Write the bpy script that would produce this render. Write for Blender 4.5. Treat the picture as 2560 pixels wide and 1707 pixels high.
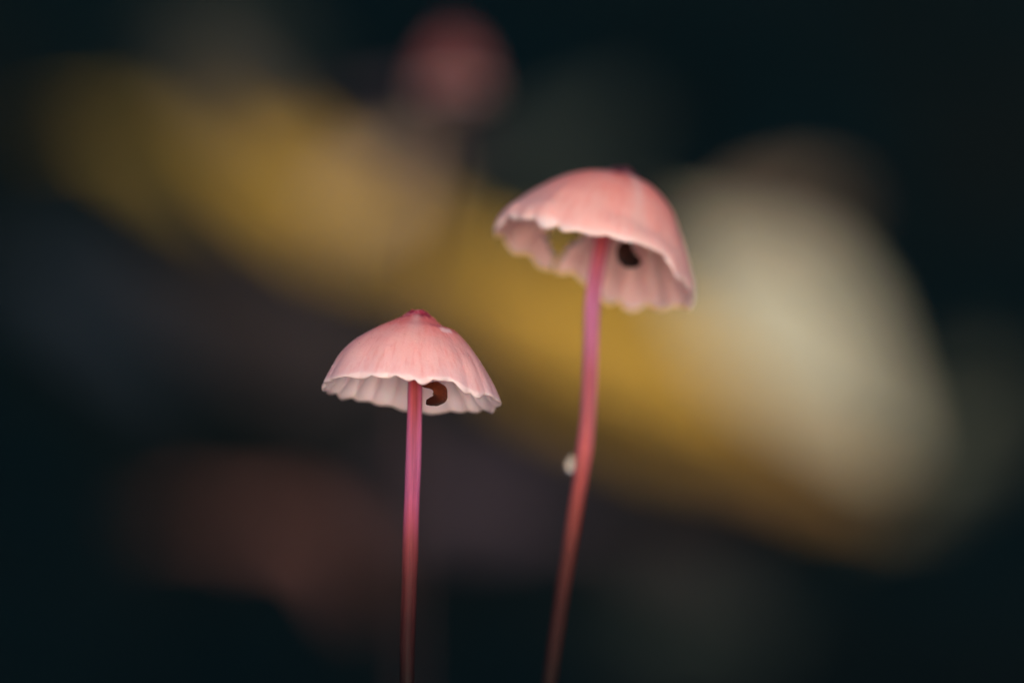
import bpy, math, random
from mathutils import Vector, Matrix, noise
R = math.radians
random.seed(7)
scene = bpy.context.scene
C = scene.collection
for o in list(bpy.data.objects): bpy.data.objects.remove(o)

# ------------------------------------------------------------------ camera
FOC = 0.40                         # distance camera -> mushroom stem plane (m)
FW = 0.069                         # width of the picture at that distance (m)
W, H = 2560.0, 1707.0
PX = FW / W
cam = bpy.data.cameras.new('camera'); camo = bpy.data.objects.new('camera', cam); C.objects.link(camo)
camo.location = (0, -FOC, 0); camo.rotation_euler = (R(90), 0, 0)
cam.sensor_width = 36; cam.lens = 36 * FOC / FW
cam.clip_start = 0.01; cam.clip_end = 200
cam.dof.use_dof = True
cam.dof.focus_distance = FOC - 0.0033
APER = 0.0150                      # aperture diameter (m)
cam.dof.aperture_fstop = cam.lens * 1e-3 / APER
scene.camera = camo

# ------------------------------------------------------------------ light
SUN_EL, SUN_AZ = 8, 178            # degrees; azimuth clockwise from +Y (behind the camera, a little left)
world = bpy.data.worlds.new('World'); scene.world = world; world.use_nodes = True
wn = world.node_tree; bgn = wn.nodes['Background']
sky = wn.nodes.new('ShaderNodeTexSky'); sky.sky_type = 'NISHITA'; sky.sun_disc = False
sky.sun_elevation = R(SUN_EL); sky.sun_rotation = R(SUN_AZ)
sky.air_density = 0.6; sky.dust_density = 1.5; sky.ozone_density = 2.5
wn.links.new(sky.outputs[0], bgn.inputs[0]); bgn.inputs[1].default_value = 0.15
sl = bpy.data.lights.new('sun', 'SUN'); sl.energy = 1.5; sl.angle = R(50); sl.color = (1, .965, .94)
so = bpy.data.objects.new('sun', sl); C.objects.link(so)
sd = Vector((math.sin(R(SUN_AZ)) * math.cos(R(SUN_EL)), math.cos(R(SUN_AZ)) * math.cos(R(SUN_EL)), math.sin(R(SUN_EL))))
so.rotation_euler = (-sd).to_track_quat('-Z', 'Y').to_euler(); so.location = (0, 0, 2)
scene.view_settings.view_transform = 'Standard'; scene.view_settings.look = 'None'
scene.view_settings.exposure = 1.0; scene.view_settings.gamma = 1
scene.render.engine = 'CYCLES'
scene.cycles.use_denoising = True
try: scene.cycles.denoiser = 'OPENIMAGEDENOISE'
except Exception: pass
scene.cycles.max_bounces = 10
scene.cycles.use_adaptive_sampling = False

# ------------------------------------------------------------------ helpers
def P(px, py, dist=FOC):
    """photo pixel (2560 wide) at a distance from the camera -> world point"""
    k = dist / FOC * PX
    return Vector(((px - W/2) * k, dist - FOC, -(py - H/2) * k))

def unproj(v):
    d = v.y + FOC; k = d / FOC * PX
    return v.x / k + W/2, -v.z / k + H/2

def lin(c):
    return tuple((x/255/12.92 if x/255 <= .04045 else ((x/255+.055)/1.055)**2.4) for x in c)

def col(c, k=1.0):
    return tuple(min(.95, x*k) for x in lin(c)) + (1,)

def mesh_obj(name, verts, faces, mat, parent=None, smooth=True, attrs=None):
    me = bpy.data.meshes.new(name); me.from_pydata([tuple(v) for v in verts], [], faces); me.update()
    if smooth: me.polygons.foreach_set('use_smooth', [True]*len(me.polygons))
    for k, vals in (attrs or {}).items():
        a = me.attributes.new(k, 'FLOAT', 'POINT'); a.data.foreach_set('value', vals)
    if mat: me.materials.append(mat)
    o = bpy.data.objects.new(name, me); C.objects.link(o)
    if parent: o.parent = parent
    return o

def empty(name, loc, label, cat, group=None):
    o = bpy.data.objects.new(name, None); C.objects.link(o); o.location = loc
    o.empty_display_size = .005
    tag(o, label, cat, group); return o

def tag(o, label=None, cat=None, group=None, kind=None):
    if label: o['label'] = label
    if cat: o['category'] = cat
    if group: o['group'] = group
    if kind: o['kind'] = kind

def attach(o, root):
    """parent keeping the world-space mesh: shift the mesh into the root's frame"""
    o.parent = root
    o.data.transform(Matrix.Translation(-Vector(root.location)))

class NT:
    def __init__(s, name):
        s.m = bpy.data.materials.new(name); s.m.use_nodes = True
        s.t = s.m.node_tree; s.b = s.t.nodes['Principled BSDF']; s.out = s.t.nodes['Material Output']
    def n(s, typ, **kw):
        nd = s.t.nodes.new(typ)
        for k, v in kw.items(): setattr(nd, k, v)
        return nd
    def l(s, a, b): s.t.links.new(a, b)
    def attr(s, name): return s.n('ShaderNodeAttribute', attribute_name=name).outputs['Fac']
    def ramp(s, fac, stops, interp='LINEAR'):
        r = s.n('ShaderNodeValToRGB'); cr = r.color_ramp; cr.interpolation = interp
        while len(cr.elements) < len(stops): cr.elements.new(.5)
        for e, (p, c) in zip(cr.elements, stops): e.position = p; e.color = c
        s.l(fac, r.inputs[0]); return r.outputs[0]
    def noise(s, scale, detail=3, rough=.55, vec=None, dist=0):
        nd = s.n('ShaderNodeTexNoise'); nd.inputs['Scale'].default_value = scale
        nd.inputs['Detail'].default_value = detail; nd.inputs['Roughness'].default_value = rough
        nd.inputs['Distortion'].default_value = dist
        if vec is None:
            tc = s.n('ShaderNodeTexCoord'); vec = tc.outputs['Object']
        s.l(vec, nd.inputs['Vector']); return nd.outputs['Fac']
    def math(s, op, a, b=0.0, clamp=False):
        nd = s.n('ShaderNodeMath', operation=op); nd.use_clamp = clamp
        for i, v in enumerate((a, b)):
            if isinstance(v, (int, float)): nd.inputs[i].default_value = v
            else: s.l(v, nd.inputs[i])
        return nd.outputs[0]
    def maprange(s, v, a, b, c=0.0, d=1.0):
        nd = s.n('ShaderNodeMapRange'); s.l(v, nd.inputs[0])
        for i, x in enumerate((a, b, c, d)): nd.inputs[i+1].default_value = x
        return nd.outputs[0]
    def mix(s, fac, a, b, mode='MIX'):
        nd = s.n('ShaderNodeMix', data_type='RGBA', blend_type=mode)
        for i, v in ((0, fac), (6, a), (7, b)):
            if isinstance(v, (int, float)): nd.inputs[i].default_value = v
            elif isinstance(v, tuple): nd.inputs[i].default_value = v
            else: s.l(v, nd.inputs[i])
        return nd.outputs[2]
    def bump(s, h, strength, dist):
        nd = s.n('ShaderNodeBump'); nd.inputs['Strength'].default_value = strength
        nd.inputs['Distance'].default_value = dist; s.l(h, nd.inputs['Height']); s.l(nd.outputs[0], s.b.inputs['Normal'])
        return nd.outputs[0]
    def combine(s, x, y, z):
        nd = s.n('ShaderNodeCombineXYZ')
        for i, v in enumerate((x, y, z)):
            if isinstance(v, (int, float)): nd.inputs[i].default_value = v
            else: s.l(v, nd.inputs[i])
        return nd.outputs[0]
    def translucent(s, color, fac, normal=None):
        tr = s.n('ShaderNodeBsdfTranslucent'); mx = s.n('ShaderNodeMixShader')
        if isinstance(color, tuple): tr.inputs[0].default_value = color
        else: s.l(color, tr.inputs[0])
        if normal is not None: s.l(normal, tr.inputs['Normal'])
        mx.inputs[0].default_value = fac
        s.l(s.b.outputs[0], mx.inputs[1]); s.l(tr.outputs[0], mx.inputs[2]); s.l(mx.outputs[0], s.out.inputs[0])

# ------------------------------------------------------------------ forest floor: hollow behind the mushrooms, then a dark bank
SL = R(55); D0 = 1.12; Z0 = -0.070              # bank starts at this distance / height
def floor_z(x, y):
    d = y + FOC
    mound = -0.042 - 0.9 * max(0, (x*x + y*y) - .0004) / (.02 + 6*(x*x+y*y)) * .25
    base = max(-0.090, mound)
    bank = Z0 + (d - D0) * math.tan(SL)
    if d > 1.60: bank = Z0 + (1.60 - D0) * math.tan(SL) + (d - 1.60) * .5
    k = 0.02; a, b = base, bank                    # smooth maximum
    h = max(0, k - abs(a-b)) / k
    z = max(a, b) + h*h*k*.25
    if d < .36: z -= (.36 - d) * .8  # unseen front slope, shaped so low sun reaches under the caps
    return z

def bank_point(px, py, lift=0.0):
    """where the view ray through this photo pixel meets the bank, lifted off it"""
    t = math.tan(SL)
    k = -(py - H/2) * PX / FOC                     # z = k * d
    d = (Z0 + lift/math.cos(SL) - D0 * t) / (k - t)
    return P(px, py, d)

m = NT('wet humus with painted shade')
f1 = m.noise(9, 5, .6); f2 = m.noise(160, 6, .65)
c = m.ramp(f1, [(.34, (.0006, .0040, .0058, 1)), (.52, (.0012, .0050, .0064, 1)), (.70, (.0040, .0052, .0050, 1))])  # deep shade of the bank is put into this near-black soil colour
c = m.mix(m.maprange(f2, .45, .7), c, (.0040, .0050, .0050, 1))
m.l(c, m.b.inputs['Base Color']); m.b.inputs['Roughness'].default_value = 1
m.b.inputs['Specular IOR Level'].default_value = 0
m.bump(f2, .8, .004)
M_SOIL = m.m

def axis_list(lo, hi, step, far, n):
    a = [lo + i*step for i in range(int(round((hi-lo)/step))+1)]
    for i in range(1, n+1): a.append(hi + (far) * (i/n)**2.2)
    for i in range(1, n+1): a.insert(0, lo - (far) * (i/n)**2.2)
    return a
xs = axis_list(-.24, .24, .004, 6, 14); ys = axis_list(-.12, 1.04, .005, 6, 14)
vs = []
for y in ys:
    for x in xs:
        z = floor_z(x, y)
        q = Vector((x, y, z))
        a = 0.0035 if (abs(x) < .3 and -.2 < y < .7) else .006
        z += a * noise.noise(q*45) + .006 * noise.noise(q*14) + .0012*noise.noise(q*160)
        rr = math.hypot(x, y)
        vs.append((x, y, z))
nx = len(xs)
fs = [(j*nx+i, j*nx+i+1, (j+1)*nx+i+1, (j+1)*nx+i) for j in range(len(ys)-1) for i in range(nx-1)]
g = mesh_obj('forest_floor', vs, fs, M_SOIL)
tag(g, 'dark damp forest floor rising into a bank behind the mushrooms, its deep shade put into the colour', kind='structure')

# ------------------------------------------------------------------ leaves on the bank
def leaf_mat(name, base, vein, rough=.6, tl=.2, mott=None, mf=.5, spec=.25):
    m = NT(name)
    u, v = m.attr('u'), m.attr('v')
    nz = m.noise(90, 4, .6); n2 = m.noise(700, 3, .6)
    c = m.mix(m.maprange(nz, .35, .65, 0, mf), base, mott or tuple(x*.6 for x in base[:3])+(1,))
    wv = m.math('SINE', m.math('MULTIPLY', m.math('SUBTRACT', m.math('MULTIPLY', u, 26), m.math('MULTIPLY', m.math('ABSOLUTE', v), 6)), 3.1416))
    vf = m.maprange(wv, .86, 1.0)
    c = m.mix(m.math('MULTIPLY', vf, .6), c, vein)
    c = m.mix(m.maprange(n2, .62, .75, 0, .35), c, tuple(x*.35 for x in base[:3])+(1,))
    m.l(c, m.b.inputs['Base Color']); m.b.inputs['Roughness'].default_value = rough
    m.b.inputs['Specular IOR Level'].default_value = spec
    nb = m.bump(m.math('ADD', vf, m.math('MULTIPLY', n2, .5)), .5, .0006)
    m.translucent(c, tl, nb)
    return m.m

def catmull(pts, n):
    out = []
    P_ = [pts[0]] + list(pts) + [pts[-1]]
    seg = len(pts) - 1
    for i in range(n+1):
        s = i / n * seg; k = min(int(s), seg-1); t = s - k
        a, b, c, d = P_[k], P_[k+1], P_[k+2], P_[k+3]
        out.append(tuple(.5*((2*b[j]) + (-a[j]+c[j])*t + (2*a[j]-5*b[j]+4*c[j]-d[j])*t*t + (-a[j]+3*b[j]-3*c[j]+d[j])*t**3) for j in range(len(a))))
    return out

S1 = W / 2352.0
def leaf(name, spine, mat, rib_mat, label, lift=.004, arch=.25, group=None, wav=.0015, petiole=True, cat='leaf'):
    """spine: list of (x, y, halfwidth) in 2352-wide picture units, laid onto the bank; real thickness, midrib and stalk"""
    n, mv = 56, 14
    pts = catmull([tuple(a*S1 for a in s) for s in spine], n)
    c3 = [bank_point(p[0], p[1], lift) for p in pts]
    nrm = Vector((0, -math.sin(SL), math.cos(SL)))
    seed = random.random()*50
    up, dn, us, vv = [], [], [], []
    mid = c3[n//2].copy()
    root = empty(name, mid, label, cat, group)
    top = []
    for i in range(n+1):
        a = c3[max(0, i-1)]; b = c3[min(n, i+1)]
        tdir = (b-a).normalized(); side = nrm.cross(tdir).normalized()
        hw = max(pts[i][2], .5) * PX * (c3[i].y + FOC) / FOC
        row = []
        for j in range(mv+1):
            v = j/mv*2-1
            k = hw * (1 + .05*noise.noise(Vector((i*.28, seed, v))) + .025*math.sin(i*1.9+seed)*abs(v))
            p = c3[i] + side*(k*v)
            h = .003*noise.noise(Vector((i*.07, seed, 0))) + arch*hw*(v*v) * .8 \
                + wav*noise.noise(Vector((i*.22, v*1.6, seed)))*1.6 + .0006*math.sin(i*1.5 + abs(v)*2.5)*min(1, hw/.006)
            row.append(p + nrm*h)
        top.append(row)
    th = .0003
    verts, us, vv = [], [], []
    for s in (0, 1):
        for i, row in enumerate(top):
            for j, p in enumerate(row):
                verts.append(p - nrm*th*s - mid); us.append(i/n); vv.append(j/mv*2-1)
    q = mv+1; N = (n+1)*q; fs = []
    for i in range(n):
        for j in range(mv):
            a = i*q+j; f = (a, a+1, a+q+1, a+q)
            fs.append(f); fs.append(tuple(N+x for x in reversed(f)))
    rim = [i*q for i in range(n+1)] + [n*q+j for j in range(1, q)] + [i*q+mv for i in range(n-1, -1, -1)] + [j for j in range(mv-1, 0, -1)]
    for a, b in zip(rim, rim[1:]+rim[:1]): fs.append((a, b, b+N, a+N))
    mesh_obj('blade', verts, fs, mat, root, attrs={'u': us, 'v': vv})
    line = [top[i][mv//2] for i in range(n+1)]
    rv, rf = tube([p - mid + nrm*.0002 for p in line], [.0007*(1-.75*i/n) for i in range(n+1)], 8)
    mesh_obj('midrib', rv, rf, rib_mat, root)
    if petiole:
        d = (line[0]-line[4]).normalized()
        ps = [line[0] - mid + d*s*.007 + nrm*(.001*s - .003*s*s) + Vector((.001*s*s, 0, 0)) for s in [k/8 for k in range(9)]]
        rv, rf = tube(ps, [.0005+.0002*(k/8)**3 for k in range(9)], 8)
        mesh_obj('stalk', rv, rf, rib_mat, root)
    return root

def tube(path, radii, n=12, flat=1.0, up=None, cap=True):
    verts, faces = [], []
    L = len(path); ref = up or Vector((0, -1, 0.13))
    for i, p in enumerate(path):
        t = (path[min(L-1, i+1)] - path[max(0, i-1)]).normalized()
        s = t.cross(ref)
        if s.length < 1e-6: s = t.cross(Vector((1, 0, 0)))
        s.normalize(); u = s.cross(t).normalized()
        for k in range(n):
            a = 2*math.pi*k/n
            verts.append(p + s*(radii[i]*math.cos(a)) + u*(radii[i]*flat*math.sin(a)))
    for i in range(L-1):
        for k in range(n):
            faces.append((i*n+k, i*n+(k+1) % n, (i+1)*n+(k+1) % n, (i+1)*n+k))
    if cap:
        faces.append(tuple(range(n-1, -1, -1))); faces.append(tuple((L-1)*n+k for k in range(n)))
    return verts, faces

K = 1.0
M_YEL = leaf_mat('yellow leaf', (.56, .33, .040, 1), (.58, .38, .08, 1), mott=(.44, .24, .026, 1), tl=.25)
M_YEL2 = leaf_mat('ochre leaf', (.40, .235, .030, 1), (.36, .24, .07, 1), mott=(.19, .115, .028, 1), tl=.2)
M_YEL3 = leaf_mat('deep ochre leaf', (.24, .135, .022, 1), (.28, .17, .05, 1), mott=(.17, .09, .018, 1), tl=.2)
M_CREAM = leaf_mat('bleached cream leaf', (.40, .352, .235, 1), (.44, .39, .27, 1), mott=(.27, .235, .145, 1), tl=.15)
M_TAN = leaf_mat('tan leaf', (.42, .29, .18, 1), (.46, .32, .20, 1), mott=(.26, .18, .11, 1), tl=.15)
M_REDB = leaf_mat('red brown leaf', (.17, .072, .056, 1), (.17, .09, .068, 1), spec=.05, tl=.1)
M_PLUM = leaf_mat('plum grey leaf', (.064, .043, .050, 1), (.07, .05, .056, 1), spec=.05, tl=.1)
M_DKBR = leaf_mat('dark brown leaf', (.026, .019, .018, 1), (.034, .026, .024, 1), spec=.05, tl=.08)
M_SLATE = leaf_mat('slate leaf', (.013, .018, .024, 1), (.017, .022, .028, 1), spec=.05, tl=.08)
M_OLIV = leaf_mat('dull olive leaf', (.026, .031, .025, 1), (.030, .033, .024, 1), spec=.05, tl=.08)
M_RUST = leaf_mat('rust leaf', (.24, .125, .035, 1), (.26, .15, .045, 1), tl=.15)
M_BROWN = leaf_mat('brown leaf', (.052, .040, .027, 1), (.06, .048, .034, 1), tl=.12)
M_BROWN2 = leaf_mat('warm brown leaf', (.20, .135, .085, 1), (.22, .155, .10, 1), tl=.12)

M_DULLO = leaf_mat('dull ochre leaf', (.21, .14, .030, 1), (.22, .155, .04, 1), tl=.1, spec=.05)
M_GRGRN = leaf_mat('grey green leaf', (.075, .075, .050, 1), (.085, .085, .06, 1), tl=.1, spec=.05)
G = 'fallen leaves on the bank'
leaf('ochre_leaf', [(150, 290, 5), (240, 300, 26), (330, 340, 48), (420, 410, 36), (520, 500, 5)],
     M_DULLO, M_DULLO, 'dull dark ochre leaf at the far left end of the yellow band', lift=.003, group=G)
leaf('yellow_leaf', [(480, 250, 5), (545, 320, 65), (630, 400, 92), (740, 480, 92), (880, 540, 80), (1000, 590, 65), (1110, 620, 45), (1190, 640, 5)],
     M_YEL2, M_YEL2, 'ochre yellow fallen leaf slanting down from the upper left', lift=.006, group=G)
leaf('ochre_leaf', [(1010, 600, 5), (1110, 690, 90), (1250, 780, 135), (1400, 860, 140), (1560, 940, 125), (1720, 1010, 88), (1850, 1060, 50), (1990, 1110, 4)],
     M_YEL3, M_YEL3, 'broad ochre fallen leaf low behind the tall stem', lift=.004, group=G)
leaf('yellow_leaf', [(1080, 590, 8), (1200, 655, 65), (1340, 725, 85), (1480, 795, 90), (1600, 870, 70), (1740, 960, 5)],
     M_YEL, M_YEL, 'bright golden yellow fallen leaf crossing behind the tall stem', lift=.014, group=G)
leaf('cream_leaf', [(1550, 550, 5), (1640, 620, 100), (1730, 690, 165), (1805, 770, 180), (1870, 850, 150), (1940, 925, 105), (2005, 990, 60), (2060, 1045, 5)],
     M_CREAM, M_CREAM, 'pale cream broad dead leaf at the right behind the tall mushroom', lift=.003, group=G)
leaf('grey_green_leaf', [(1960, 1200, 5), (2080, 1140, 55), (2190, 1040, 75), (2240, 930, 60), (2260, 820, 5)],
     M_GRGRN, M_GRGRN, 'dim grey green leaf beside the right edge of the pale cream leaf', lift=.001, group=G)
leaf('brown_leaf', [(430, 90, 6), (490, 170, 45), (550, 240, 60), (610, 300, 45), (660, 350, 5)],
     M_BROWN, M_BROWN, 'dull brown leaf above the ochre leaf at the upper left', lift=.012, group=G)
leaf('tan_leaf', [(770, 510, 5), (815, 480, 50), (870, 430, 58), (920, 410, 50), (965, 380, 5)],
     M_TAN, M_TAN, 'small tan leaf below the red capped mushroom', lift=.020, group=G)
leaf('rust_leaf', [(1660, 1030, 5), (1750, 1055, 38), (1850, 1090, 42), (1960, 1125, 22), (2080, 1160, 4)],
     M_RUST, M_RUST, 'rust brown leaf under the tip of the broad ochre leaf', lift=.016, group=G)
leaf('red_brown_leaf', [(400, 1185, 5), (520, 1190, 24), (630, 1200, 32), (725, 1228, 40), (790, 1290, 28), (830, 1400, 4)],
     M_REDB, M_REDB, 'dark red brown leaf low on the left side', lift=.005, group=G)
leaf('plum_leaf', [(850, 1180, 5), (960, 1150, 60), (1100, 1150, 80), (1240, 1170, 60), (1380, 1200, 5)],
     M_PLUM, M_PLUM, 'plum grey leaf low down between the two stems', lift=.007, group=G)
leaf('dark_brown_leaf', [(300, 540, 6), (430, 640, 70), (600, 750, 120), (800, 830, 150), (980, 850, 120), (1150, 900, 6)],
     M_DKBR, M_DKBR, 'dark brown leaf behind the short mushroom cap', lift=.003, group=G)
leaf('slate_leaf', [(20, 560, 5), (110, 640, 75), (220, 730, 80), (340, 830, 60), (450, 920, 5)],
     M_SLATE, M_SLATE, 'dark slate coloured leaf at the left edge', lift=.004, group=G)
leaf('dull_leaf', [(1340, 1180, 5), (1430, 1200, 60), (1540, 1240, 80), (1640, 1290, 60), (1730, 1350, 5)],
     M_DKBR, M_DKBR, 'dull dark leaf low down just right of the tall stem', lift=.005, group=G)
leaf('olive_leaf', [(1380, 1440, 5), (1480, 1440, 60), (1600, 1450, 75), (1720, 1440, 55), (1830, 1420, 5)],
     M_OLIV, M_OLIV, 'dim olive leaf near the bottom right of the tall stem', lift=.004, group=G)
leaf('brown_leaf', [(1600, 600, 5), (1690, 555, 42), (1780, 510, 56), (1860, 480, 42), (1930, 480, 5)],
     M_BROWN2, M_BROWN2, 'brown leaf above the pale cream leaf', lift=.002, group=G)
leaf('olive_leaf', [(350, 60, 5), (430, 90, 60), (520, 120, 80), (620, 130, 60), (720, 130, 5)],
     M_OLIV, M_OLIV, 'dim olive leaf near the top left corner', lift=.004, group=G)
leaf('dark_brown_leaf', [(760, 300, 5), (830, 290, 25), (900, 290, 35), (980, 300, 35), (1080, 330, 5)],
     M_PLUM, M_PLUM, 'dark brown leaf just under the red capped mushroom', lift=.004, group=G)
leaf('olive_leaf', [(1130, 520, 5), (1180, 450, 70), (1260, 380, 80), (1370, 310, 60), (1470, 240, 5)],
     M_OLIV, M_OLIV, 'dim grey green leaf behind the left edge of the tall cap', lift=.003, group=G)

# fine leaf litter (uncountable): small dark scraps over the floor
vs, fs = [], []
for k in range(4000):
    x = random.uniform(-.3, .3); y = random.uniform(-.16, 1.04)
    if math.hypot(x, y) < .004: continue
    z = floor_z(x, y) + .002
    n_ = Vector((random.gauss(0, .5), random.gauss(-.4 if y > .3 else 0, .5), 1)).normalized()
    a = random.uniform(0, 6.28); t = n_.cross(Vector((math.cos(a), math.sin(a), 0))).normalized(); s = n_.cross(t)
    l = random.uniform(.003, .010); w = l*random.uniform(.25, .5); b = len(vs); p = Vector((x, y, z))
    ring = [p+t*l, p+t*l*.4+s*w, p-t*l*.4+s*w*.8, p-t*l, p-t*l*.4-s*w*.8, p+t*l*.4-s*w]
    vs += [v + n_*.0004 for v in ring] + [v - n_*.0001 for v in ring] + [p + n_*l*.15]
    for i in range(6):
        j = (i+1) % 6
        fs.append((b+12, b+i, b+j)); fs.append((b+i, b+6+i, b+6+j, b+j))
    fs.append(tuple(b+6+i for i in range(5, -1, -1)))
o = mesh_obj('leaf_litter', vs, fs, leaf_mat('old litter', (.0028, .0050, .0056, 1), (.004, .006, .006, 1), tl=0, spec=0), smooth=False)  # litter colour darkened as well to carry the bank's deep shade
tag(o, 'small dark rotting leaf scraps strewn over the forest floor', 'leaf litter', kind='stuff')

# the bank goes on beside the picture: more small dull leaves, as one mass
V2, F2, U2, W2 = [], [], [], []
for k in range(900):
    x = random.uniform(-1.1, 1.1); d = random.uniform(D0-.08, D0+.42); y = d - FOC
    z = floor_z(x, y) + .004
    u_, v_ = unproj(Vector((x, y, z)))
    if -450 < u_ < W+450 and -450 < v_ < H+380: continue
    a = random.uniform(0, 6.28); n_ = Vector((random.gauss(0, .3), -math.sin(SL)+random.gauss(0, .3), math.cos(SL))).normalized()
    t = n_.cross(Vector((math.cos(a), math.sin(a), .3))).normalized(); sd_ = n_.cross(t)
    l = random.uniform(.010, .032); w = l*random.uniform(.3, .5); b = len(V2); p = Vector((x, y, z))
    for s_ in (0, 1):
        for i in range(7):
            q = i/6
            for v in (-1, 0, 1):
                V2.append(p + t*(l*(2*q-1)) + sd_*(w*v*math.sin(math.pi*q)**.8) + n_*(.15*w*abs(v) + .2*l*(q-.5)**2 - .0004*s_)); U2.append(q); W2.append(v)
    for i in range(6):
        for j in (0, 1):
            c0 = b+i*3+j; F2.append((c0, c0+1, c0+4, c0+3)); F2.append((c0+21, c0+24, c0+25, c0+22))
        for j in (0, 2):
            c0 = b+i*3+j; F2.append((c0, c0+3, c0+24, c0+21))
o = mesh_obj('leaf_litter', V2, F2, leaf_mat('mixed dull leaves', (.10, .072, .035, 1), (.12, .09, .05, 1), mott=(.016, .016, .015, 1), mf=1, spec=.05), attrs={'u': U2, 'v': W2})
tag(o, 'dull brown and ochre leaves strewn over the bank around the bright ones', 'leaf litter', kind='stuff')

# ------------------------------------------------------------------ mushrooms
def interp(pts, t):
    """pts list of (x,h) re-sampled by arc length"""
    L = [0]
    for a, b in zip(pts, pts[1:]): L.append(L[-1] + math.hypot(b[0]-a[0], b[1]-a[1]))
    s = t * L[-1]
    for i in range(len(pts)-1):
        if s <= L[i+1] or i == len(pts)-2:
            k = (s - L[i]) / (L[i+1]-L[i]); break
    Q = [pts[0]] + pts + [pts[-1]]
    a, b, c, d = Q[i:i+4]
    return tuple(.5*((2*b[j]) + (-a[j]+c[j])*k + (2*a[j]-5*b[j]+4*c[j]-d[j])*k*k + (-a[j]+3*b[j]-3*c[j]+d[j])*k**3) for j in (0, 1))

def cap_mat(name, stops, umbo_dark, streak=.5, kk=1.0, kt=.20, under=col((250, 230, 238))):
    m = NT(name)
    t = m.attr('t'); ca = m.attr('ca'); sa = m.attr('sa')
    v1 = m.combine(m.math('MULTIPLY', ca, 6), m.math('MULTIPLY', sa, 6), m.math('MULTIPLY', t, 1.2))
    st = m.noise(1.6, 5, .6, v1)                       # radial streaks
    v2 = m.combine(m.math('MULTIPLY', ca, 11), m.math('MULTIPLY', sa, 11), m.math('MULTIPLY', t, 4))
    st2 = m.noise(1.5, 3, .6, v2)
    blot = m.noise(420, 4, .6)
    fine = m.noise(5200, 4, .7)
    mid = m.noise(1500, 4, .65)
    tt = m.math('ADD', t, m.math('MULTIPLY', m.math('SUBTRACT', st, .5), -.30*streak))
    tt = m.math('ADD', tt, m.math('MULTIPLY', m.math('SUBTRACT', mid, .5), .10))
    c = m.ramp(tt, stops)
    c = m.mix(m.maprange(st2, .50, .74, 0, .34), c, col((228, 120, 110)))
    c = m.mix(m.maprange(blot, .5, .8, 0, .5), c, col((232, 192, 180)))
    c = m.mix(m.math('MULTIPLY', m.maprange(fine, .60, .74, 0, .55), m.maprange(t, .25, .9, 1, .35)), c, col((205, 96, 92)))
    c = m.mix(m.maprange(fine, .35, .22, 0, .4), c, col((245, 205, 190)))
    # knob: wrinkled dark red with pale flakes
    kn = m.maprange(m.math('ADD', t, m.math('MULTIPLY', m.math('SUBTRACT', mid, .5), .16)), kt, kt-.07)
    kc = m.ramp(mid, [(.34, col((112, 20, 36), kk)), (.48, col(umbo_dark, kk)), (.56, col((190, 76, 94), kk)), (.63, col((232, 176, 178), kk))])
    c = m.mix(kn, c, kc)
    c = m.mix(m.attr('scar_red'), c, col((188, 62, 80)))
    c = m.mix(m.attr('scar_pale'), c, col((238, 204, 200)))
    c = m.mix(m.attr('highlight_streak'), c, col((236, 190, 178)))  # pale highlight streak painted into the skin colour, no relief behind it
    # underside and margin
    c = m.mix(m.attr('inner'), c, under)
    c = m.mix(m.attr('lip'), c, col((246, 220, 214)))
    m.l(c, m.b.inputs['Base Color'])
    m.b.inputs['Roughness'].default_value = .52
    m.b.inputs['Specular IOR Level'].default_value = .35
    m.b.inputs['Subsurface Weight'].default_value = .35
    m.b.inputs['Subsurface Radius'].default_value = (1.0, .45, .35)
    m.b.inputs['Subsurface Scale'].default_value = .0005
    hh = m.math('ADD', m.math('MULTIPLY', mid, .8), m.math('MULTIPLY', fine, .35))
    hh = m.math('ADD', hh, m.math('MULTIPLY', st2, .3))
    nb = m.bump(hh, .5, .00013)
    m.translucent(c, .53, nb)
    return m.m

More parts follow.
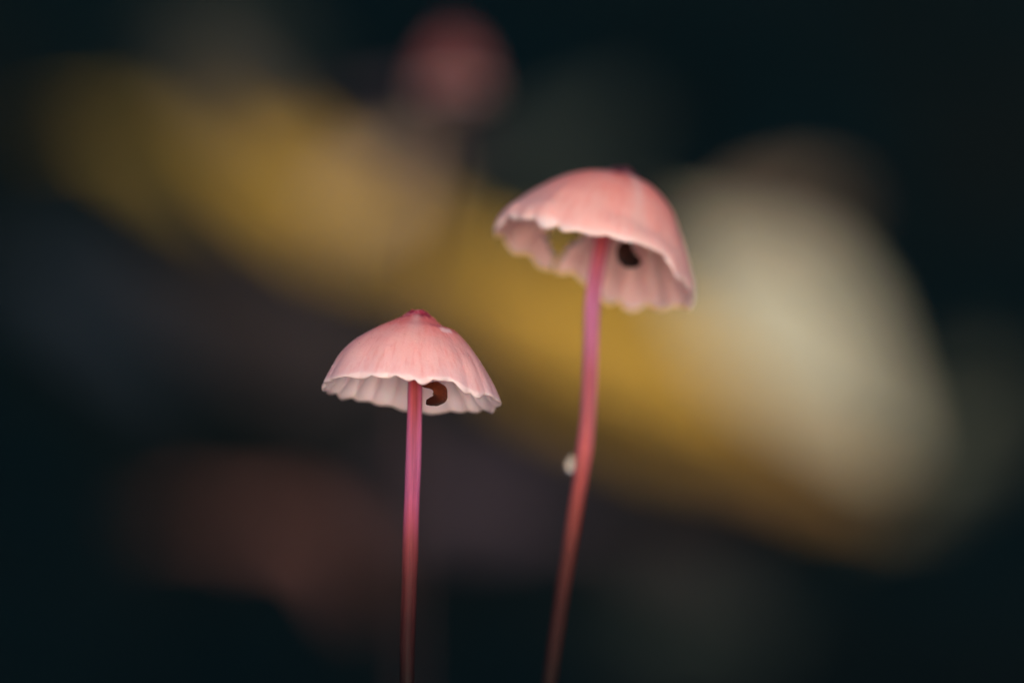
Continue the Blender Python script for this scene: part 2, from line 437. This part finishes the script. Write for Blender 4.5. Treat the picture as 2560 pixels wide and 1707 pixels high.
def build_cap(root, cx, cy, dist, roll, pitch, left, right, nl, seed, mat, gill_mat, amp, drop, lipd, scars=(), highlight_streak=None, hole=None, lump=0, rag=0, far_adj=None, lip_boost=(0, 1, 0), lip_cut=(0, 1, 0), near_adj=None):
    """left/right: silhouette points in photo pixels, from the apex to the margin. Both outlines are turned into the cap's own frame."""
    th = R(roll)
    def loc(p):
        dx, dy = p[0]-cx, p[1]-cy
        return (dx*math.cos(th) + dy*math.sin(th), dx*math.sin(th) - dy*math.cos(th))
    Lp = [loc(p) for p in left]; Rp = [loc(p) for p in right]
    pu = PX * dist / FOC
    origin = P(cx, cy, dist)
    rot = Matrix.Rotation(th, 3, 'Y') @ Matrix.Rotation(-R(pitch), 3, 'X')
    def ring(t, phi):
        a = interp(Lp, t); b = interp(Rp, t)
        w = (1 + math.cos(phi)) / 2
        w = w*w*(3-2*w)*.35 + w*.65
        xc = (a[0]+b[0])/2; r = (b[0]-a[0])/2
        return xc, r, a[1]*(1-w) + b[1]*w
    def warp(phi):
        return phi + .10*math.sin(2*phi+seed) + .075*math.sin(3*phi+1.7*seed) + .045*math.sin(5*phi+seed)
    def lobe(phi):
        return abs(math.cos(nl/2*warp(phi)))
    def outer(t, phi):
        xc, r, h = ring(t, phi)
        f = lobe(phi)
        big = .7 + .6*noise.noise(Vector((math.cos(phi)*2.2, math.sin(phi)*2.2, seed)))
        a = amp * (max(0, t-.18)/.82)**2.2 * (f-.62) * (.8+big*.4)
        rr = r + a
        hh = h
        k = max(0, (t-.80)/.20)
        hh -= drop * k*k * (f**.8) * max(.15, .1+1.1*big) if math.sin(phi) < 0 else drop * k*k * (f**.7) * (.35+.95*big) * (1+.8*math.sin(phi))
        hh += drop*.9 * k * noise.noise(Vector((math.cos(phi)*1.7, math.sin(phi)*1.7, seed+9)))
        if near_adj: hh += k * near_adj(phi)
        if far_adj: hh += far_adj(phi) * (max(0, t-.4)/.6)**2
        if lump:
            q = Vector((math.cos(phi)*t*2.6, math.sin(phi)*t*2.6, seed*5+t*1.5)); w_ = min(1, t*2.5)
            rr += lump*noise.noise(q)*w_; hh += lump*.8*noise.noise(q+Vector((9, 4, 2)))*w_
            hh += rag*k*noise.noise(Vector((math.cos(phi)*4.2, math.sin(phi)*4.2, seed+31)))*(1.2 if math.sin(phi) > 0 else .55)
        # small dents over the surface, wrinkled knob
        q = Vector((math.cos(phi)*t*6, math.sin(phi)*t*6, seed*3+t*2))
        hh += 1.6*noise.noise(q)*min(1, t*5)
        if t < .20:
            e = (1 - t/.20)
            hh += (6*noise.noise(q*5.5)+3.5*noise.noise(q*13))*min(1, t*40)*(e**.5); rr += (5*noise.noise(q*6+Vector((3, 1, 7)))+2.5*noise.noise(q*14))*min(1, t*30)*(e**.5)
        for (sphi, st, sw, sh) in scars:
            dphi = (phi-sphi+math.pi) % (2*math.pi) - math.pi
            gsn = math.exp(-((dphi*t/.16)**2 + ((t-st)/.055)**2)/sw)
            rr += sh*gsn*.7; hh += sh*gsn*.7
        return Vector((xc*1.0 + rr*math.cos(phi), rr*math.sin(phi), hh))
    def inner(t, phi):
        p = outer(t, phi)
        thick = 5.0 + 17*(1-t)**1.3
        f = lobe(phi)
        d = Vector((p.x, p.y, 0)); L = max(1e-6, d.length); d /= L
        sh = min(1, 1.4*t)
        q = p - d*min(L*.5, thick*(.25+.75*t)) - Vector((0, 0, thick*(1-.75*t)))
        pl = (1 - f)**1.3 * min(1, max(0, (t-.1)/.3)) * (1-.55*max(0, (t-.7)/.3))
        q -= d*(pl*10*t); q.z -= pl*12
        k = max(0, (t-.84)/.16)
        gl = 1 - lip_cut[2]*math.exp(-(((phi-lip_cut[0]+math.pi) % (2*math.pi) - math.pi)/lip_cut[1])**2)
        gl *= 1 - .6*math.exp(-(((phi-math.pi+math.pi) % (2*math.pi) - math.pi)/.6)**2)
        gl += lip_boost[2]*math.exp(-(((phi-lip_boost[0]+math.pi) % (2*math.pi) - math.pi)/lip_boost[1])**2)
        g = gl*abs(math.sin(nl/2*warp(phi)+.9+.5*math.sin(2*phi+seed)))**.7
        q.z -= k*k*lipd*g*max(.05, .55+1.3*noise.noise(Vector((math.cos(phi)*2.6, math.sin(phi)*2.6, seed+20))))
        q += d*k*k*2.0
        return q
    n_az = 320; nt = 56; ni = 30
    rows = [(outer, (i/nt)**1.0 if i else .004, 0) for i in range(nt+1)]
    inn = [(inner, 1-.985*(i/ni), 1) for i in range(0, ni+1)]
    V, A = [], {k: [] for k in ('t', 'ca', 'sa', 'inner', 'lip', 'scar_red', 'scar_pale', 'highlight_streak')}
    rr_all = rows + [('lip', 1.0, .5)] + inn
    for (fn, t, s) in rr_all:
        for j in range(n_az):
            phi = 2*math.pi*j/n_az
            if fn == 'lip':
                a = outer(1, phi); b = inner(1, phi); p = (a*.35+b*.65) + (a-b)*.25*0 + Vector((a.x-b.x, a.y-b.y, 0))*.25 + Vector((0, 0, -1.0))
            else: p = fn(t, phi)
            V.append(origin + rot @ (p*pu))
            A['t'].append(t); A['ca'].append(math.cos(phi)); A['sa'].append(math.sin(phi))
            A['inner'].append(1.0 if s == 1 else (.6 if s == .5 else 0))
            lp = max(0, (t-.955)/.045)
            A['lip'].append(min(1, (.85 if s == .5 else lp*lp*.65 if s == 0 else lp*.7)))
            sr = sp = 0
            if s == 0:
                for (sphi, st, sw, sh) in scars:
                    dphi = (phi-sphi+math.pi) % (2*math.pi) - math.pi
                    nzv = noise.noise(Vector((phi*9, t*30, seed)))*.35
                    sr = max(sr, 1.0/(1+math.exp(9*(math.hypot(dphi*t/.20, (t-st)/.065)-.9+nzv))))
                    sp = max(sp, .85/(1+math.exp(7*(math.hypot((dphi+.17)*t/.085, (t-st-.045)/.036)-.8+nzv*2))))
            A['scar_red'].append(sr*.8*(1-sp)); A['scar_pale'].append(sp)
            rg = 0
            if highlight_streak and s == 0:
                dphi = (phi-highlight_streak[0]+math.pi) % (2*math.pi) - math.pi
                rg = math.exp(-(dphi/highlight_streak[1])**2) * max(0, min(1, (t-.11)/.06)) * max(0, min(1, (highlight_streak[2]-t)/.3)) * highlight_streak[3]
            A['highlight_streak'].append(rg)
    F = []
    nr = len(rr_all)
    for i in range(nr-1):
        for j in range(n_az):
            k = (j+1) % n_az
            F.append((i*n_az+j, (i+1)*n_az+j, (i+1)*n_az+k, i*n_az+k))
    F.append(tuple(range(n_az))); F.append(tuple((nr-1)*n_az+j for j in range(n_az-1, -1, -1)))
    def inside(px, py, poly):
        px += 7*noise.noise(Vector((px*.09, py*.09, 3))); py += 6*noise.noise(Vector((px*.09, py*.09, 8)))
        r = False
        for (x1, y1), (x2, y2) in zip(poly, poly[1:]+poly[:1]):
            if (y1 > py) != (y2 > py) and px < (x2-x1)*(py-y1)/(y2-y1)+x1: r = not r
        return r
    if hole:
        keep = []
        for f in F:
            c_ = sum((V[i] for i in f), Vector())/len(f)
            if c_.y > origin.y + 0.0008 and len(f) == 4 and inside(*unproj(c_), hole): continue
            keep.append(f)
        F = keep
    cap = mesh_obj('cap', V, F, mat, attrs=A); attach(cap, root)
    # gills: one thin blade each, hung from the inner face
    for g_ in range(nl):
        # the groove sits where lobe()=0
        target = (2*math.pi*(g_+.5)/nl)
        phi = target
        for _ in range(40): phi -= .7*(warp(phi)-target)
        deep = 1.0 if g_ % 2 == 0 else .8
        t0, t1 = (.10 if g_ % 2 == 0 else .16), .975
        n = 22; hv = 5
        gv, gf = [], []
        for s in (-1, 1):
            for i in range(n+1):
                t = t0 + (t1-t0)*i/n
                ph = phi + .012*math.sin(t*9+g_)
                a = inner(t, ph)
                d = Vector((math.cos(ph), math.sin(ph), 0))
                hgt = 26*deep*(math.sin(math.pi*min(1, (t1-t)/(t1-t0)*.62+.02)))*(1+.12*math.sin(t*23+g_*2))
                sd_ = Vector((-math.sin(ph), math.cos(ph), 0))
                for j in range(hv+1):
                    u = j/hv
                    off = Vector((0, 0, -1))*.75 - d*.6*(.3+.7*t)
                    p = a + off*(hgt*u) - off*1.5 + sd_*(s*(1.9*(1-.62*u)) + 1.2*math.sin(t*6+g_*1.3)*u)
                    gv.append(origin + rot @ (p*pu))
        q = hv+1; Ng = (n+1)*q
        for i in range(n):
            for j in range(hv):
                a = i*q+j; gf.append((a, a+1, a+q+1, a+q)); gf.append((Ng+a, Ng+a+q, Ng+a+q+1, Ng+a+1))
            a = i*q+hv; gf.append((a, Ng+a, Ng+a+q, a+q))
        for j in range(hv):
            gf.append((j, Ng+j, Ng+j+1, j+1)); a = n*q+j; gf.append((a, a+1, Ng+a+1, Ng+a))
        if hole:
            ok = []
            for f in gf:
                c_ = sum((gv[i] for i in f), Vector())/len(f)
                if c_.y > origin.y + .0008 and inside(*unproj(c_), hole): continue
                ok.append(f)
            gf = ok
            if len(gf) < 40: continue
        go = mesh_obj('gill', gv, gf, gill_mat); attach(go, root)
    return origin, rot, pu, outer, inner

def stem_mat(name, stops, tint):
    m = NT(name)
    s = m.attr('s'); a1 = m.attr('ca'); a2 = m.attr('sa')
    v = m.combine(m.math('MULTIPLY', a1, 3.4), m.math('MULTIPLY', a2, 3.4), m.math('MULTIPLY', s, 2.6))
    st = m.noise(1.7, 4, .6, v)
    fine = m.noise(2600, 3, .6)
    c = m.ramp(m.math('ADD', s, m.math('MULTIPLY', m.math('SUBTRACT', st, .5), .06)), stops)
    hs = m.n('ShaderNodeHueSaturation'); hs.inputs['Saturation'].default_value = .91
    m.l(c, hs.inputs['Color']); m.l(m.maprange(st, .32, .68, .62, 1.42), hs.inputs['Value'])
    c = hs.outputs[0]
    c = m.mix(m.math('MULTIPLY', m.maprange(m.math('ABSOLUTE', a1), .30, .75, 0, .45), m.maprange(s, .62, .30)), c, tint)
    m.l(c, m.b.inputs['Base Color'])
    m.b.inputs['Roughness'].default_value = .5; m.b.inputs['Specular IOR Level'].default_value = .04
    m.b.inputs['Subsurface Weight'].default_value = .35; m.b.inputs['Subsurface Radius'].default_value = (1, .3, .3)
    m.b.inputs['Subsurface Scale'].default_value = .0003
    m.bump(m.math('ADD', m.math('MULTIPLY', st, 1.5), m.math('MULTIPLY', fine, .4)), .4, .00008)
    return m.m

def build_stem(root, pts, dist, top, radii, mat, ground=True):
    """pts: centre line in photo pixels going down; continues to the ground below the frame"""
    pu = PX*dist/FOC
    line = [tuple(top)] + [tuple(P(x, y, dist)) for (x, y) in pts]
    last = Vector(line[-1]); prev = Vector(line[-2]); d = (last-prev).normalized()
    gz = -.045
    while last.z > gz:
        last = last + d*.004; line.append(tuple(last))
    n = 160
    c3 = [Vector(v) for v in catmull(line, n)]
    ztop, zbot = c3[0].z, P(0, H, dist).z
    segs = 40; V, F = [], []; S, CA, SA = [], [], []
    for i, p in enumerate(c3):
        t = (c3[min(n, i+1)]-c3[max(0, i-1)]).normalized()
        sx = t.cross(Vector((0, 1, 0))).normalized() * -1; u = sx.cross(t).normalized()
        s = (ztop - p.z)/(ztop - zbot)
        r = radii(s) * pu
        for k in range(segs):
            a = 2*math.pi*k/segs
            rr = r*(1 + .045*math.cos(3*a+s*2) + .05*noise.noise(Vector((s*9, root.location.x*90, 2))) + .03*noise.noise(Vector((math.cos(a)*1.5, math.sin(a)*1.5, s*14))))
            V.append(p + sx*(-rr*math.cos(a)) + u*(rr*math.sin(a)))
            S.append(s); CA.append(math.cos(a)); SA.append(math.sin(a))
    for i in range(n):
        for k in range(segs):
            F.append((i*segs+k, (i+1)*segs+k, (i+1)*segs+(k+1) % segs, i*segs+(k+1) % segs))
    F.append(tuple(range(segs))); F.append(tuple(n*segs+k for k in range(segs-1, -1, -1)))
    o = mesh_obj('stem', V, F, mat, attrs={'s': S, 'ca': CA, 'sa': SA}); attach(o, root)
    return o, c3[-1]

def ystops(tab, ytop, k=.50):
    return [((y-ytop)/(H-ytop), col(c, k)) for y, c in tab]

# ---- short mushroom, in focus
LEFTD = FOC
M_CAP1 = cap_mat('pink cap skin', [(.0, col((150, 40, 58))), (.10, col((196, 70, 80))), (.19, col((226, 110, 104))), (.34, col((240, 138, 126))),
                                   (.56, col((242, 172, 162))), (.80, col((240, 186, 178))), (1, col((241, 196, 192)))], (168, 48, 70))
def gill_material(name, a, b):
    m = NT(name)
    nz = m.noise(900, 3, .5)
    c = m.mix(m.maprange(nz, .3, .7), a, b)
    m.l(c, m.b.inputs['Base Color']); m.b.inputs['Roughness'].default_value = .55
    m.b.inputs['Subsurface Weight'].default_value = .3; m.b.inputs['Subsurface Scale'].default_value = .0004
    nb = m.bump(nz, .2, .0001)
    m.translucent(c, .50, nb); return m.m
M_GILL1 = gill_material('pale pink gill', col((250, 232, 240)), col((248, 218, 222)))
root1 = empty('mushroom', (P(1019, 1700).x, 0, -.045), 'short pink mushroom in sharp focus, straight magenta stem, at the left', 'mushroom', 'pink mushrooms')
L1 = [(1045, 772), (1025, 773), (1014, 782), (1000, 791), (985, 798), (955, 812), (920, 830), (880, 856), (850, 886), (834, 912), (819, 936), (808, 955)]
R1 = [(1045, 772), (1062, 773), (1078, 787), (1090, 797), (1104, 810), (1118, 821), (1148, 838), (1178, 872), (1204, 908), (1224, 945), (1241, 980), (1252, 1004)]
def near1(phi):
    return 7*math.exp(-((phi-R(294))/.22)**2) - 5*math.exp(-((phi-R(276))/.10)**2) - 13*math.exp(-((phi-R(316))/.24)**2)
o1, rot1, pu1, out1, in1 = build_cap(root1, 1030, 981, LEFTD, 6.5, 11.5, L1, R1, 20, 2.3, M_CAP1, M_GILL1, 4.5, 5, 15,
                      scars=[(R(-38), .37, 1.0, 4.0)], highlight_streak=(R(-93), .20, .75, .6), near_adj=near1, lip_cut=(R(-66), .22, .8), lump=4, rag=6, lip_boost=(R(-47), .20, .9), far_adj=lambda p: 7*max(0, math.sin(p)))
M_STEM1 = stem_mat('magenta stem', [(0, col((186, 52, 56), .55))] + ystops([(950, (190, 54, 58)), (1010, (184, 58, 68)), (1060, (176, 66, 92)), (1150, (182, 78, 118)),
                   (1240, (184, 70, 112)), (1300, (172, 58, 84)), (1350, (142, 50, 56)), (1450, (96, 36, 36)), (1560, (62, 26, 27)), (1707, (32, 19, 19))], 850), col((176, 96, 134)))  # own reds and mauves; darkening toward the base paints shade into the ramp
top1 = o1 + rot1 @ (Vector((8, 0, 135))*pu1)
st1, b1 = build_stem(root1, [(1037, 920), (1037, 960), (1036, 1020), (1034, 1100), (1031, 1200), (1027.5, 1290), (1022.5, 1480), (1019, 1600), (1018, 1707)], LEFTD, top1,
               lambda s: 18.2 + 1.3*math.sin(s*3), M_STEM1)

# ---- tall mushroom, a little farther away and soft
RD = FOC + .0150
M_CAP2 = cap_mat('salmon cap skin', [(.0, col((120, 34, 44))), (.09, col((172, 52, 56))), (.20, col((220, 106, 92))), (.36, col((236, 138, 120))),
                                     (.60, col((240, 166, 152))), (.84, col((240, 184, 172))), (1, col((238, 188, 180)))], (110, 30, 46), streak=.6, kk=.5, kt=.27, under=col((234, 190, 186)))
M_GILL2 = gill_material('dusky pink gill', col((226, 180, 180)), col((206, 152, 152)))
root2 = empty('mushroom', (P(1374, 1700, RD).x, RD-FOC, -.045), 'tall salmon pink mushroom with tilted torn cap and leaning red stem, at the right', 'mushroom', 'pink mushrooms')
L2 = [(1556, 410), (1536, 412), (1516, 422), (1478, 427), (1440, 432), (1400, 442), (1360, 459), (1320, 482), (1288, 507), (1262, 530), (1248, 550), (1242, 572)]
R2 = [(1556, 410), (1576, 413), (1592, 429), (1606, 448), (1640, 476), (1668, 510), (1690, 546), (1706, 592), (1719, 640), (1729, 688), (1735, 720), (1735, 744)]
HOLE = [(1362, 590), (1374, 570), (1400, 560), (1470, 570), (1456, 596), (1424, 622), (1400, 648), (1390, 664), (1386, 700), (1372, 700), (1380, 660), (1384, 640), (1372, 622)]
o2, rot2, pu2, out2, in2 = build_cap(root2, 1488, 657, RD, 19, 15, L2, R2, 18, 5.1, M_CAP2, M_GILL2, 4, 8, 15,
                      scars=[], highlight_streak=(R(-72), .10, 1.1, .8), hole=HOLE, lip_cut=(R(-68), .3, .75), lump=8, rag=24, far_adj=lambda p: 58*max(0, math.sin(p))**1.3*min(1, max(.15, (.55-math.cos(p))/1.3)),
                      near_adj=lambda phi: 20*math.exp(-((phi-R(293))/.38)**2) + 17*math.exp(-((phi-R(217))/.42)**2), lip_boost=(R(-122), .2, .7))
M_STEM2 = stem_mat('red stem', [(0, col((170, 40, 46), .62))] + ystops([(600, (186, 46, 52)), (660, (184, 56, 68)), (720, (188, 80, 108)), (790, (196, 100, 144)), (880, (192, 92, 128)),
                   (960, (186, 76, 86)), (1060, (184, 80, 80)), (1140, (192, 76, 72)), (1210, (168, 62, 54)), (1300, (140, 54, 46)), (1400, (96, 40, 34)), (1520, (66, 30, 28)), (1707, (36, 23, 21))], 560), col((176, 104, 134)))  # lower stops also paint the shade at the stem foot into the colour
top2 = o2 + rot2 @ (Vector((10, 0, 150))*pu2)
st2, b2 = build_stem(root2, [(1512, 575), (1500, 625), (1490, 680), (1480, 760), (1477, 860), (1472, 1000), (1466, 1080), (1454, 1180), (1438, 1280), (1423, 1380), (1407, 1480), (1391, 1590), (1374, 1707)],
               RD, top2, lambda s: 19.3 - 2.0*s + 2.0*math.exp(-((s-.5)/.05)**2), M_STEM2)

# ---- far red mushroom on the bank, wholly out of focus
M_FAR = cap_mat('dull red cap skin', [(0, col((92, 34, 36))), (.3, col((116, 48, 46))), (.7, col((110, 48, 46))), (1, col((104, 46, 46)))], (110, 40, 44), under=col((88, 42, 44)))
fd = .61
FB = Vector((P(1028, 1500, fd).x, fd-FOC+.01, floor_z(P(1028, 1500, fd).x, fd-FOC+.01)-.002))
root3 = empty('mushroom', FB, 'blurred dull red mushroom far behind, near the top of the picture', 'mushroom', 'pink mushrooms')
f = S1
L3 = [(1042*f, 78*f), (1026*f, 81*f), (1006*f, 94*f), (988*f, 118*f), (976*f, 146*f), (968*f, 180*f), (964*f, 202*f)]
R3 = [(1042*f, 78*f), (1056*f, 81*f), (1078*f, 96*f), (1096*f, 120*f), (1108*f, 148*f), (1116*f, 182*f), (1120*f, 201*f)]
o3, rot3, pu3, _, _ = build_cap(root3, 1042*f, 202*f, fd, 2, 6, L3, R3, 18, 8.4, M_FAR, M_FAR, 8, 8, 6)
M_STEM3 = stem_mat('brown stem', [(0, col((70, 44, 42))), (1, col((40, 30, 30)))], col((60, 44, 44)))
def far_stem():
    a = o3 + rot3 @ (Vector((4, 0, 90))*pu3); b = P(1030*f, 300*f, fd); c_ = P(985*f, 480*f, fd); d = P(955*f, 760*f, fd); e = P(944*f, 1150*f, fd)
    pts = [Vector(v) for v in catmull([tuple(a), tuple(b), tuple(c_), tuple(d), tuple(e), tuple(FB)], 40)]
    v, fc = tube(pts, [.00042]*41, 16); return mesh_obj('stem', v, fc, M_STEM3, attrs={'s': [i/len(v) for i in range(len(v))], 'ca': [0.]*len(v), 'sa': [0.]*len(v)})
attach(far_stem(), root3)

# ------------------------------------------------------------------ curled brown scraps under the caps
def husk_mat(name, a, b):
    m = NT(name); u = m.attr('u'); v = m.attr('v')
    vec = m.combine(m.math('MULTIPLY', u, 3), m.math('MULTIPLY', v, 9), 0.0)
    nz = m.noise(2.2, 4, .6, vec); c = m.ramp(nz, [(.36, a), (.52, b), (.66, tuple(x*2.6 for x in b[:3])+(1,))])
    c = m.mix(m.maprange(u, 2.9, 3.9, 0, .75), c, a)
    m.l(c, m.b.inputs['Base Color']); m.b.inputs['Roughness'].default_value = .26; m.b.inputs['Specular IOR Level'].default_value = .35
    m.bump(nz, 1.0, .0003); return m.m

def husk(name, pts, dist, mat, label, bend=.0004, flat=.75):
    n = 60; k = 24; pu = PX*dist/FOC
    sm = catmull(pts, n); V, F, U, VV = [], [], [], []
    root = P(pts[len(pts)//2][0], pts[len(pts)//2][1], dist)
    for i, (x, y, r) in enumerate(sm):
        p = P(x, y, dist) + Vector((0, bend*math.sin(i/n*3.1), 0))
        a = P(*sm[max(0, i-1)][:2], dist); b = P(*sm[min(n, i+1)][:2], dist)
        t = (b-a).normalized(); s = t.cross(Vector((0, 1, 0))).normalized()
        r = max(.6, r)*pu
        ringn = 1 + .08*abs(math.sin(i*.42))
        for j in range(k):
            an = 2*math.pi*j/k
            rr = r*ringn*(.92+.20*abs(math.sin(an*3.5+i*.03)) + .06*noise.noise(Vector((i*.15, math.cos(an), math.sin(an)))))
            V.append(p - root + s*(rr*math.cos(an)) + Vector((0, -1, 0))*(rr*flat*math.sin(an)))
            U.append(i/n*6); VV.append(math.cos(an)*2+j/k*.01)
    for i in range(n):
        for j in range(k): F.append((i*k+j, i*k+(j+1) % k, (i+1)*k+(j+1) % k, (i+1)*k+j))
    F.append(tuple(range(k-1, -1, -1))); F.append(tuple(n*k+j for j in range(k)))
    o = mesh_obj(name, V, F, mat, attrs={'u': U, 'v': VV}); o.location = root
    tag(o, label, 'plant scrap'); return o
M_HUSK = husk_mat('glossy brown husk', col((40, 16, 13)), col((112, 52, 30)))
husk('curled_husk', [(1054, 964, 1), (1064, 965, 4), (1077, 964, 7.5), (1090, 967, 12), (1099, 978, 16.5), (1099, 992, 16.5), (1090, 1000, 13), (1079, 1003, 10), (1070, 1004.5, 7.5), (1065, 1004, 4.5)],
     FOC-.0026, M_HUSK, 'curled glossy brown husk under the short cap, right of its stem')
husk('curled_husk', [(1038, 934, 3), (1045, 943, 6), (1050, 952, 5), (1053, 962, 2)], FOC-.0022, M_HUSK, 'tiny dark brown scrap touching the top of the magenta stem')
M_HUSK2 = husk_mat('dark brown husk', col((26, 13, 11)), col((52, 27, 20)))
husk('curled_husk', [(1571, 590, 2), (1570, 604, 8), (1565, 617, 15), (1563, 632, 20), (1573, 646, 22), (1588, 652, 16), (1600, 648, 8)],
     RD-.0030, M_HUSK2, 'dark brown lump hanging under the tall tilted cap')

# ------------------------------------------------------------------ water drops
m = NT('clear water')
m.b.inputs['Transmission Weight'].default_value = 1; m.b.inputs['IOR'].default_value = 1.33
m.b.inputs['Roughness'].default_value = .02; m.b.inputs['Base Color'].default_value = (.98, .98, .98, 1)
M_WATER = m.m
m = NT('milky water')
m.b.inputs['Transmission Weight'].default_value = .85; m.b.inputs['IOR'].default_value = 1.33
m.b.inputs['Roughness'].default_value = .08; m.b.inputs['Base Color'].default_value = col((232, 216, 200))
M_MILK = m.m
def drop_mesh(rx, rz, n=28, mm=18, tear=.25):
    V, F = [], []
    for i in range(mm+1):
        a = math.pi*i/mm
        for j in range(n):
            b = 2*math.pi*j/n; s = math.sin(a)
            k = 1 - tear*max(0, math.cos(a))
            V.append((rx*s*math.cos(b)*k, rx*s*math.sin(b)*k, rz*math.cos(a)))
    for i in range(mm):
        for j in range(n): F.append((i*n+j, (i+1)*n+j, (i+1)*n+(j+1) % n, i*n+(j+1) % n))
    return V, F
v, fc = drop_mesh(16*PX, 25*PX, tear=.45)
o = mesh_obj('water_drop', v, fc, M_MILK); o.location = P(1426, 1158, RD-.0001); o.rotation_euler = (0, R(10), 0)
tag(o, 'milky water drop clinging to the left side of the red stem', 'water drop')

def on_cap(t, deg, lift=1.0):
    return o1 + rot1 @ (out1(t, R(deg)) * pu1)
v, fc = drop_mesh(3.6*PX, 3.4*PX, 20, 12, 0)
dm = None
for (tx, ty, lab, sc) in ((1012, 836, 'tiny bead of water below the knob of the short cap', 1), (1114, 843, 'tiny bead of water left of the pale scar on the short cap', .75)):
    best = None
    for i in range(12, 90):
        for d in range(-170, -10, 2):
            p = on_cap(i/100, d); u_ = unproj(p); e = (u_[0]-tx)**2+(u_[1]-ty)**2
            if best is None or e < best[0]: best = (e, p)
    o = mesh_obj('water_drop', v, fc, M_WATER) if dm is None else bpy.data.objects.new('water_drop', dm)
    if dm is None: dm = o.data
    else: C.objects.link(o)
    o.location = best[1]; o.scale = (sc,)*3
    tag(o, lab, 'water drop')
# fine dew: far too many specks to count, one object
V, F = [], []
def beads(out, o_, rot_, pu_, n, rmin, rmax, tmax):
    for _ in range(n):
        t = random.uniform(.08, tmax)**.8; d = random.uniform(0, 2*math.pi)
        c_ = o_ + rot_ @ (out(t, d)*pu_); r = random.uniform(rmin, rmax)*random.random()**.6*PX
        b = len(V)
        for i in range(5):
            a = math.pi*i/4
            for j in range(6):
                q = 2*math.pi*j/6; V.append(c_ + Vector((r*math.sin(a)*math.cos(q), r*math.sin(a)*math.sin(q), r*math.cos(a))))
        for i in range(4):
            for j in range(6): F.append((b+i*6+j, b+(i+1)*6+j, b+(i+1)*6+(j+1) % 6, b+i*6+(j+1) % 6))
beads(out1, o1, rot1, pu1, 1000, .7, 2.3, .95)
beads(out2, o2, rot2, pu2, 450, .8, 2.6, .95)
o = mesh_obj('fine_dew', V, F, M_WATER); tag(o, 'fine dew specks all over the two pink caps', 'dew', kind='stuff')
